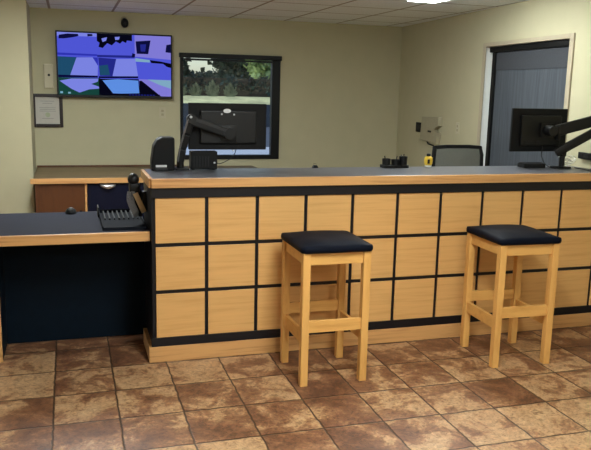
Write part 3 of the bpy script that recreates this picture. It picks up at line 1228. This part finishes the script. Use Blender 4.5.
t = thing('small_bottle', 'small yellow bottle with dark cap on the rear of the counter beside the chair', 'bottle', (1.91, 0.41, TOP+0.001))
t.scale = (1.2, 1.2, 1.15)
b = B()
lathe(b, [(0.014, 0), (0.019, 0.004), (0.020, 0.012)], seg=18)
tag(obj('base', b, M['white'], t, smooth='auto'), 'white base')
b = B()
lathe(b, [(0.018, 0.0125), (0.023, 0.022), (0.025, 0.042), (0.022, 0.058), (0.013, 0.066)], seg=18)
obj('body', b, M['yellow'], t, smooth='auto')
b = B()
lathe(b, [(0.012, 0.0665), (0.012, 0.078), (0.008, 0.082)], seg=16)
obj('cap', b, M['black'], t, smooth='auto')
b = B()
box(b, -0.018, -0.004, -0.0275, -0.0245, 0.024, 0.050, 0.001)
tag(obj('label', b, M['darkframe'], t), 'dark label')

t = thing('card_terminal', 'flat black box on the counter below the right-hand monitor', 'device', (2.69, 0.345, TOP+0.001), R(-3))
b = B()
prism(b, [(-0.045, 0), (0.045, 0), (0.045, 0.026), (0.02, 0.036), (-0.045, 0.028)], 'x', -0.085, 0.085, 0.003)
obj('case', b, M['black'], t)
b = B()
for k in range(8):
    box(b, -0.07+k*0.018, -0.058+k*0.018, -0.048, -0.0455, 0.008, 0.022, 0.001)
obj('ports', b, M['armgrey'], t)

# cables on the right
t = thing('cable', 'black cord hanging from the counter top over the right-hand front panels', 'cable', (0, 0, 0))
b = B()
tube(b, smooth_pts([(2.98, 0.25, TOP+0.006), (2.955, 0.10, TOP+0.008), (2.945, 0.0, TOP+0.006), (2.945, -0.036, TOP-0.002), (2.950, -0.038, TOP-0.06),
                    (2.965, -0.022, 0.97), (2.99, -0.016, 0.88), (3.02, -0.012, 0.79), (3.045, -0.012, 0.70)], 6), 0.003)
obj('wire', b, M['rubber'], t, smooth=True)
t = thing('cable', 'tangle of white cable on the counter beside the right-hand monitor arm', 'cable', (0, 0, 0))
b = B()
pts = []
for k in range(40):
    a = k*0.62
    pts.append((3.005+0.045*math.cos(a)+0.02*math.sin(a*0.37), 0.37+0.045*math.sin(a), TOP+0.028+0.0008*k+0.022*math.sin(a*1.37)))
tube(b, smooth_pts(pts, 3), 0.004, 6)
obj('wire', b, M['whitecable'], t, smooth=True)
t = thing('cable', 'thin dark wire drooping from the right-hand monitor to the counter', 'cable', (0, 0, 0))
b = B()
tube(b, smooth_pts([(2.765, 0.34, 1.235), (2.735, 0.30, 1.17), (2.745, 0.27, 1.12), (2.775, 0.25, 1.095), (2.815, 0.24, 1.0895)], 6), 0.0028)
obj('wire', b, M['rubber'], t, smooth=True)


# ------------------------------------------------------------------ desk chair
def desk_chair(loc, rz):
    t = thing('desk_chair', 'black framed desk chair with grey mesh back behind the counter', 'chair', loc, rz)
    # local: the back faces -Y (towards the counter)
    hw0, hw1, z0, z1 = 0.195, 0.222, 0.62, 1.135
    b = B()
    outer = [(-hw1*0.98, z1-0.004), (-hw1*0.5, z1+0.004), (hw1*0.5, z1+0.004), (hw1*0.98, z1-0.004), (hw1+0.012, z1-0.07), (hw0+0.045, 0.86), (hw0, z0), (0, z0-0.02), (-hw0, z0), (-hw0-0.045, 0.86), (-hw1-0.004, z1-0.07)]
    pts = [(x, -0.22+0.05*((z-0.9)/0.25)**2*0.3, z) for x, z in outer]
    pts.append(pts[0])
    pts = [Vector(p) for p in pts]
    for p, q in zip(pts, pts[1:]):
        bar(b, p, q, 0.032, 0.026, 0.006, up=Vector((0, 1, 0)))
        cyl(b, q-Vector((0, 0.0125, 0)), q+Vector((0, 0.0125, 0)), 0.016, seg=12)
    fr = obj('back_frame', b, M['black'], t, smooth='auto')
    b = B()
    prism(b, [(p.x*0.985, p.z*1.0) for p in pts[:-1]], 'y', -0.218, -0.214)
    tag(obj('back_mesh', b, M['mesh'], t), 'grey mesh back')
    b = B()
    box(b, -0.105, 0.105, -0.209, -0.195, 0.80, 0.985, 0.006)
    obj('lumbar_pad', b, M['black'], t)
    b = B()
    bar(b, (0, -0.245, 0.74), (0, -0.245, 0.50), 0.06, 0.018, 0.004, up=Vector((0, 1, 0)))
    bar(b, (0, -0.245, 0.50), (0, 0.02, 0.435), 0.07, 0.02, 0.004)
    obj('back_support', b, M['black'], t)
    b = B()
    box(b, -0.245, 0.245, -0.19, 0.27, 0.45, 0.52, 0.03, 3)
    obj('seat', b, M['cushion'], t, smooth='auto')
    b = B()
    cyl(b, (0, 0.03, 0.12), (0, 0.03, 0.445), 0.028, 0.022, 18)
    obj('gas_column', b, M['black'], t, smooth='auto')
    for k in range(5):
        a = 2*math.pi*k/5+0.3
        dx, dy = math.cos(a), math.sin(a)
        b = B()
        bar(b, (0.03*dx, 0.03+0.03*dy, 0.115), (0.29*dx, 0.03+0.29*dy, 0.078), 0.04, 0.026, 0.006)
        lg = obj('leg', b, M['black'], t)
        b = B()
        cx, cy = 0.285*dx, 0.03+0.285*dy
        cyl(b, (cx-0.02*dy, cy+0.02*dx, 0.03), (cx+0.02*dy, cy-0.02*dx, 0.03), 0.0295, seg=16)
        cyl(b, (cx, cy, 0.04), (cx, cy, 0.075), 0.008, seg=10)
        obj('caster', b, M['rubber'], lg, smooth='auto')
    return t


desk_chair((2.755, 1.72, 0), 0.0)

# ------------------------------------------------------------------ outdoors
M['asphalt'] = plain('asphalt', (92, 96, 106), 0.9, var=0.15, scale=3)
M['concrete'] = plain('pale pavement', (206, 208, 214), 0.85, var=0.06, scale=2)
M['grassy'] = plain('dry sunlit grass', (226, 220, 160), 0.9, var=0.25, scale=1.5)
M['lawn'] = plain('grass', (120, 132, 78), 0.9, var=0.3, scale=2)
M['bark'] = plain('bark', (74, 62, 52), 0.9, var=0.2, scale=12)
M['leafdark'] = plain('dark leaves', (46, 64, 58), 0.7, var=0.85, scale=1.6)
M['leafmid'] = plain('green leaves', (84, 112, 76), 0.7, var=0.5, scale=1.5)
M['leaflight'] = plain('bright leaves', (150, 170, 110), 0.7, var=0.4, scale=1.5)
M['plume'] = plain('pale grass plumes', (124, 128, 98), 0.8, var=0.4, scale=3)
b = B()
box(b, -60, 90, -60, 120, -0.35, -0.16)
structure('ground_outside', b, M['asphalt'])
b = B()
box(b, -10, 30, 12.2, 16.4, -0.16, -0.08)
structure('pavement_outside', b, M['concrete'])
M['retaining'] = plain('dark retaining wall', (74, 80, 90), 0.9, var=0.15, scale=1.5)
b = B()
box(b, -20, 50, 28.7, 29.15, -0.165, 0.84)
structure('retaining_wall_outside', b, M['retaining'])
b = B()
prism(b, [(29.16, -0.165), (29.16, 0.86), (30.8, 1.14), (62.0, 1.18), (62.0, -0.165)], 'x', -20, 50)
structure('bank_outside', b, M['grassy'])


def leaf_cloud(b, c, rad, n, size, flat=1.0):
    for _ in range(n):
        while True:
            d = Vector((random.uniform(-1, 1), random.uniform(-1, 1), random.uniform(-1, 1)))
            if 0.05 < d.length <= 1:
                break
        d = d*(0.55+0.45*random.random())
        p = Vector(c)+Vector((d.x*rad[0], d.y*rad[1], d.z*rad[2]))
        a = Vector((random.uniform(-1, 1), random.uniform(-1, 1), random.uniform(-1, 1))).normalized()
        u = a.orthogonal().normalized()
        v = a.cross(u)
        s = size*random.uniform(0.6, 1.4)
        b.faces.new([b.verts.new(p+u*s), b.verts.new(p+v*s*0.6), b.verts.new(p-u*s), b.verts.new(p-v*s*0.6)])


def tree(x, y, z, h, r, mat, label, n=900, size=0.20, trunk=0.12):
    t = thing('tree', label, 'tree', (x, y, z), 0, 'trees outside the back window')
    b = B()
    tube(b, smooth_pts([(0, 0, 0), (0.05, 0.02, h*0.3), (-0.05, 0.05, h*0.6), (0.0, 0, h*0.85)], 4), trunk, 8)
    for k in range(4):
        a = k*1.6
        tube(b, [(0, 0.02, h*0.3), (r*0.4*math.cos(a), r*0.4*math.sin(a), h*0.5), (r*0.7*math.cos(a), r*0.7*math.sin(a), h*0.66)], trunk*0.4, 6)
    obj('trunk', b, M['bark'], t, smooth=True)
    b = B()
    leaf_cloud(b, (0, 0, h*0.53), (r*0.98, r*0.98, h*0.47), n, size)
    for k in range(6):
        a = k*1.05
        leaf_cloud(b, (r*0.5*math.cos(a), r*0.5*math.sin(a), h*(0.2+0.12*k)), (r*0.45, r*0.45, h*0.14), n//8, size)
    obj('crown', b, M[mat], t)


TREES = [
    (5.35, 42.5, 1.14, 6.4, 1.85, 'leafdark', 'dark tree outside left of the sky gap in the window', 2600),
    (9.6, 42.5, 1.14, 6.4, 1.85, 'leafdark', 'tall dark tree outside just right of the sky gap', 3000),
    (13.4, 42.5, 1.14, 6.0, 1.75, 'leafdark', 'tall dark tree outside behind the bright green one', 2600),
    (11.6, 48.2, 1.15, 6.8, 2.5, 'leafdark', 'tall dark tree outside in the middle of the window, farther away', 3200),
    (10.0, 36.5, 1.14, 5.0, 1.15, 'leaflight', 'bright green tree outside at the right of the window', 1300),
    (17.2, 48.0, 1.15, 6.0, 2.0, 'leafmid', 'mid green tree outside beyond the right edge of the window', 1500),
    (3.2, 48.5, 1.15, 5.0, 2.0, 'leafmid', 'mid green tree outside beyond the left edge of the window', 1500)]
for x, y, z, h, r_, m_, lab, n in TREES:
    tree(x, y, z, h, r_, m_, lab, n)
t = thing('hedge', 'low dark hedge outside running along the sunny bank behind the grass clumps', 'hedge', (8.5, 33.4, 1.145), 0)
b = B()
for x0 in range(-8, 9):
    leaf_cloud(b, (x0, 0, 0.55), (0.9, 0.55, 0.62), 320, 0.13)
obj('foliage', b, M['leafdark'], t)
b = B()
box(b, -8.3, 8.3, -0.25, 0.25, 0, 0.9)
obj('core', b, M['bark'], t)
t = thing('hedge', 'tall dark hedge far outside behind all the trees', 'hedge', (10, 56, 1.18), 0)
b = B()
for x0 in range(-14, 15):
    leaf_cloud(b, (x0, 0, 0.9), (1.0, 0.9, 1.0), 320, 0.22)
obj('foliage', b, M['leafdark'], t)
b = B()
box(b, -14.5, 14.5, -0.25, 0.25, 0, 1.4)
obj('core', b, M['bark'], t)
for x, y, lab in ((4.75, 31.7, 'pale grass clump outside, leftmost in the window'), (5.5, 31.7, 'pale grass clump outside, second from the left in the window'),
                  (6.35, 31.8, 'pale grass clump outside, third from the left in the window'), (7.2, 31.7, 'pale grass clump outside, at the middle of the window')):
    t = thing('grass_clump', lab, 'grass', (x, y, 1.141), 0, 'grass clumps on the bank outside')
    b = B()
    hh = random.uniform(0.6, 0.95)
    for k in range(110):
        a, q = random.uniform(0, 6.28), random.uniform(0.02, 0.3)
        p = Vector((q*math.cos(a)*1.4, q*math.sin(a), hh*random.uniform(0.25, 1)*(1.15-q*1.6)))
        c0 = Vector((0.2*math.cos(a*3), 0.12*math.sin(a*3), 0))
        w = Vector((0.018, 0, 0))
        v = [b.verts.new(c0-w), b.verts.new(c0+w), b.verts.new(c0*0.5+p*0.6+w+Vector((0, 0, hh*0.12))), b.verts.new(p)]
        b.faces.new(v)
    obj('blades', b, M['plume'], t)

# ------------------------------------------------------------------ light and view
w = bpy.data.worlds.new('world')
SC.world = w
w.use_nodes = True
nt = w.node_tree
bg = nt.nodes['Background']
sky = nt.nodes.new('ShaderNodeTexSky')
sky.sky_type = 'NISHITA'
sky.sun_disc = False
sky.sun_elevation = R(42)
sky.sun_rotation = R(-90)
nt.links.new(sky.outputs[0], bg.inputs['Color'])
bg.inputs['Strength'].default_value = 0.22
sd = bpy.data.lights.new('sun', 'SUN')
sd.energy = 1.6
sd.angle = R(3)
sd.color = (1.0, 0.95, 0.86)
so = bpy.data.objects.new('sun', sd)
COL.objects.link(so)
so.location = (-20, 0, 20)
so.rotation_euler = Vector((1.0, 0.06, -0.765)).to_track_quat('-Z', 'Y').to_euler()

SC.view_settings.view_transform = 'Standard'
SC.view_settings.look = 'None'
SC.view_settings.gamma = 1.0
SC.view_settings.exposure = 0.0
SC.view_settings.use_curve_mapping = False
SC.cycles.use_denoising = True
SC.cycles.max_bounces = 10
SC.cycles.diffuse_bounces = 6
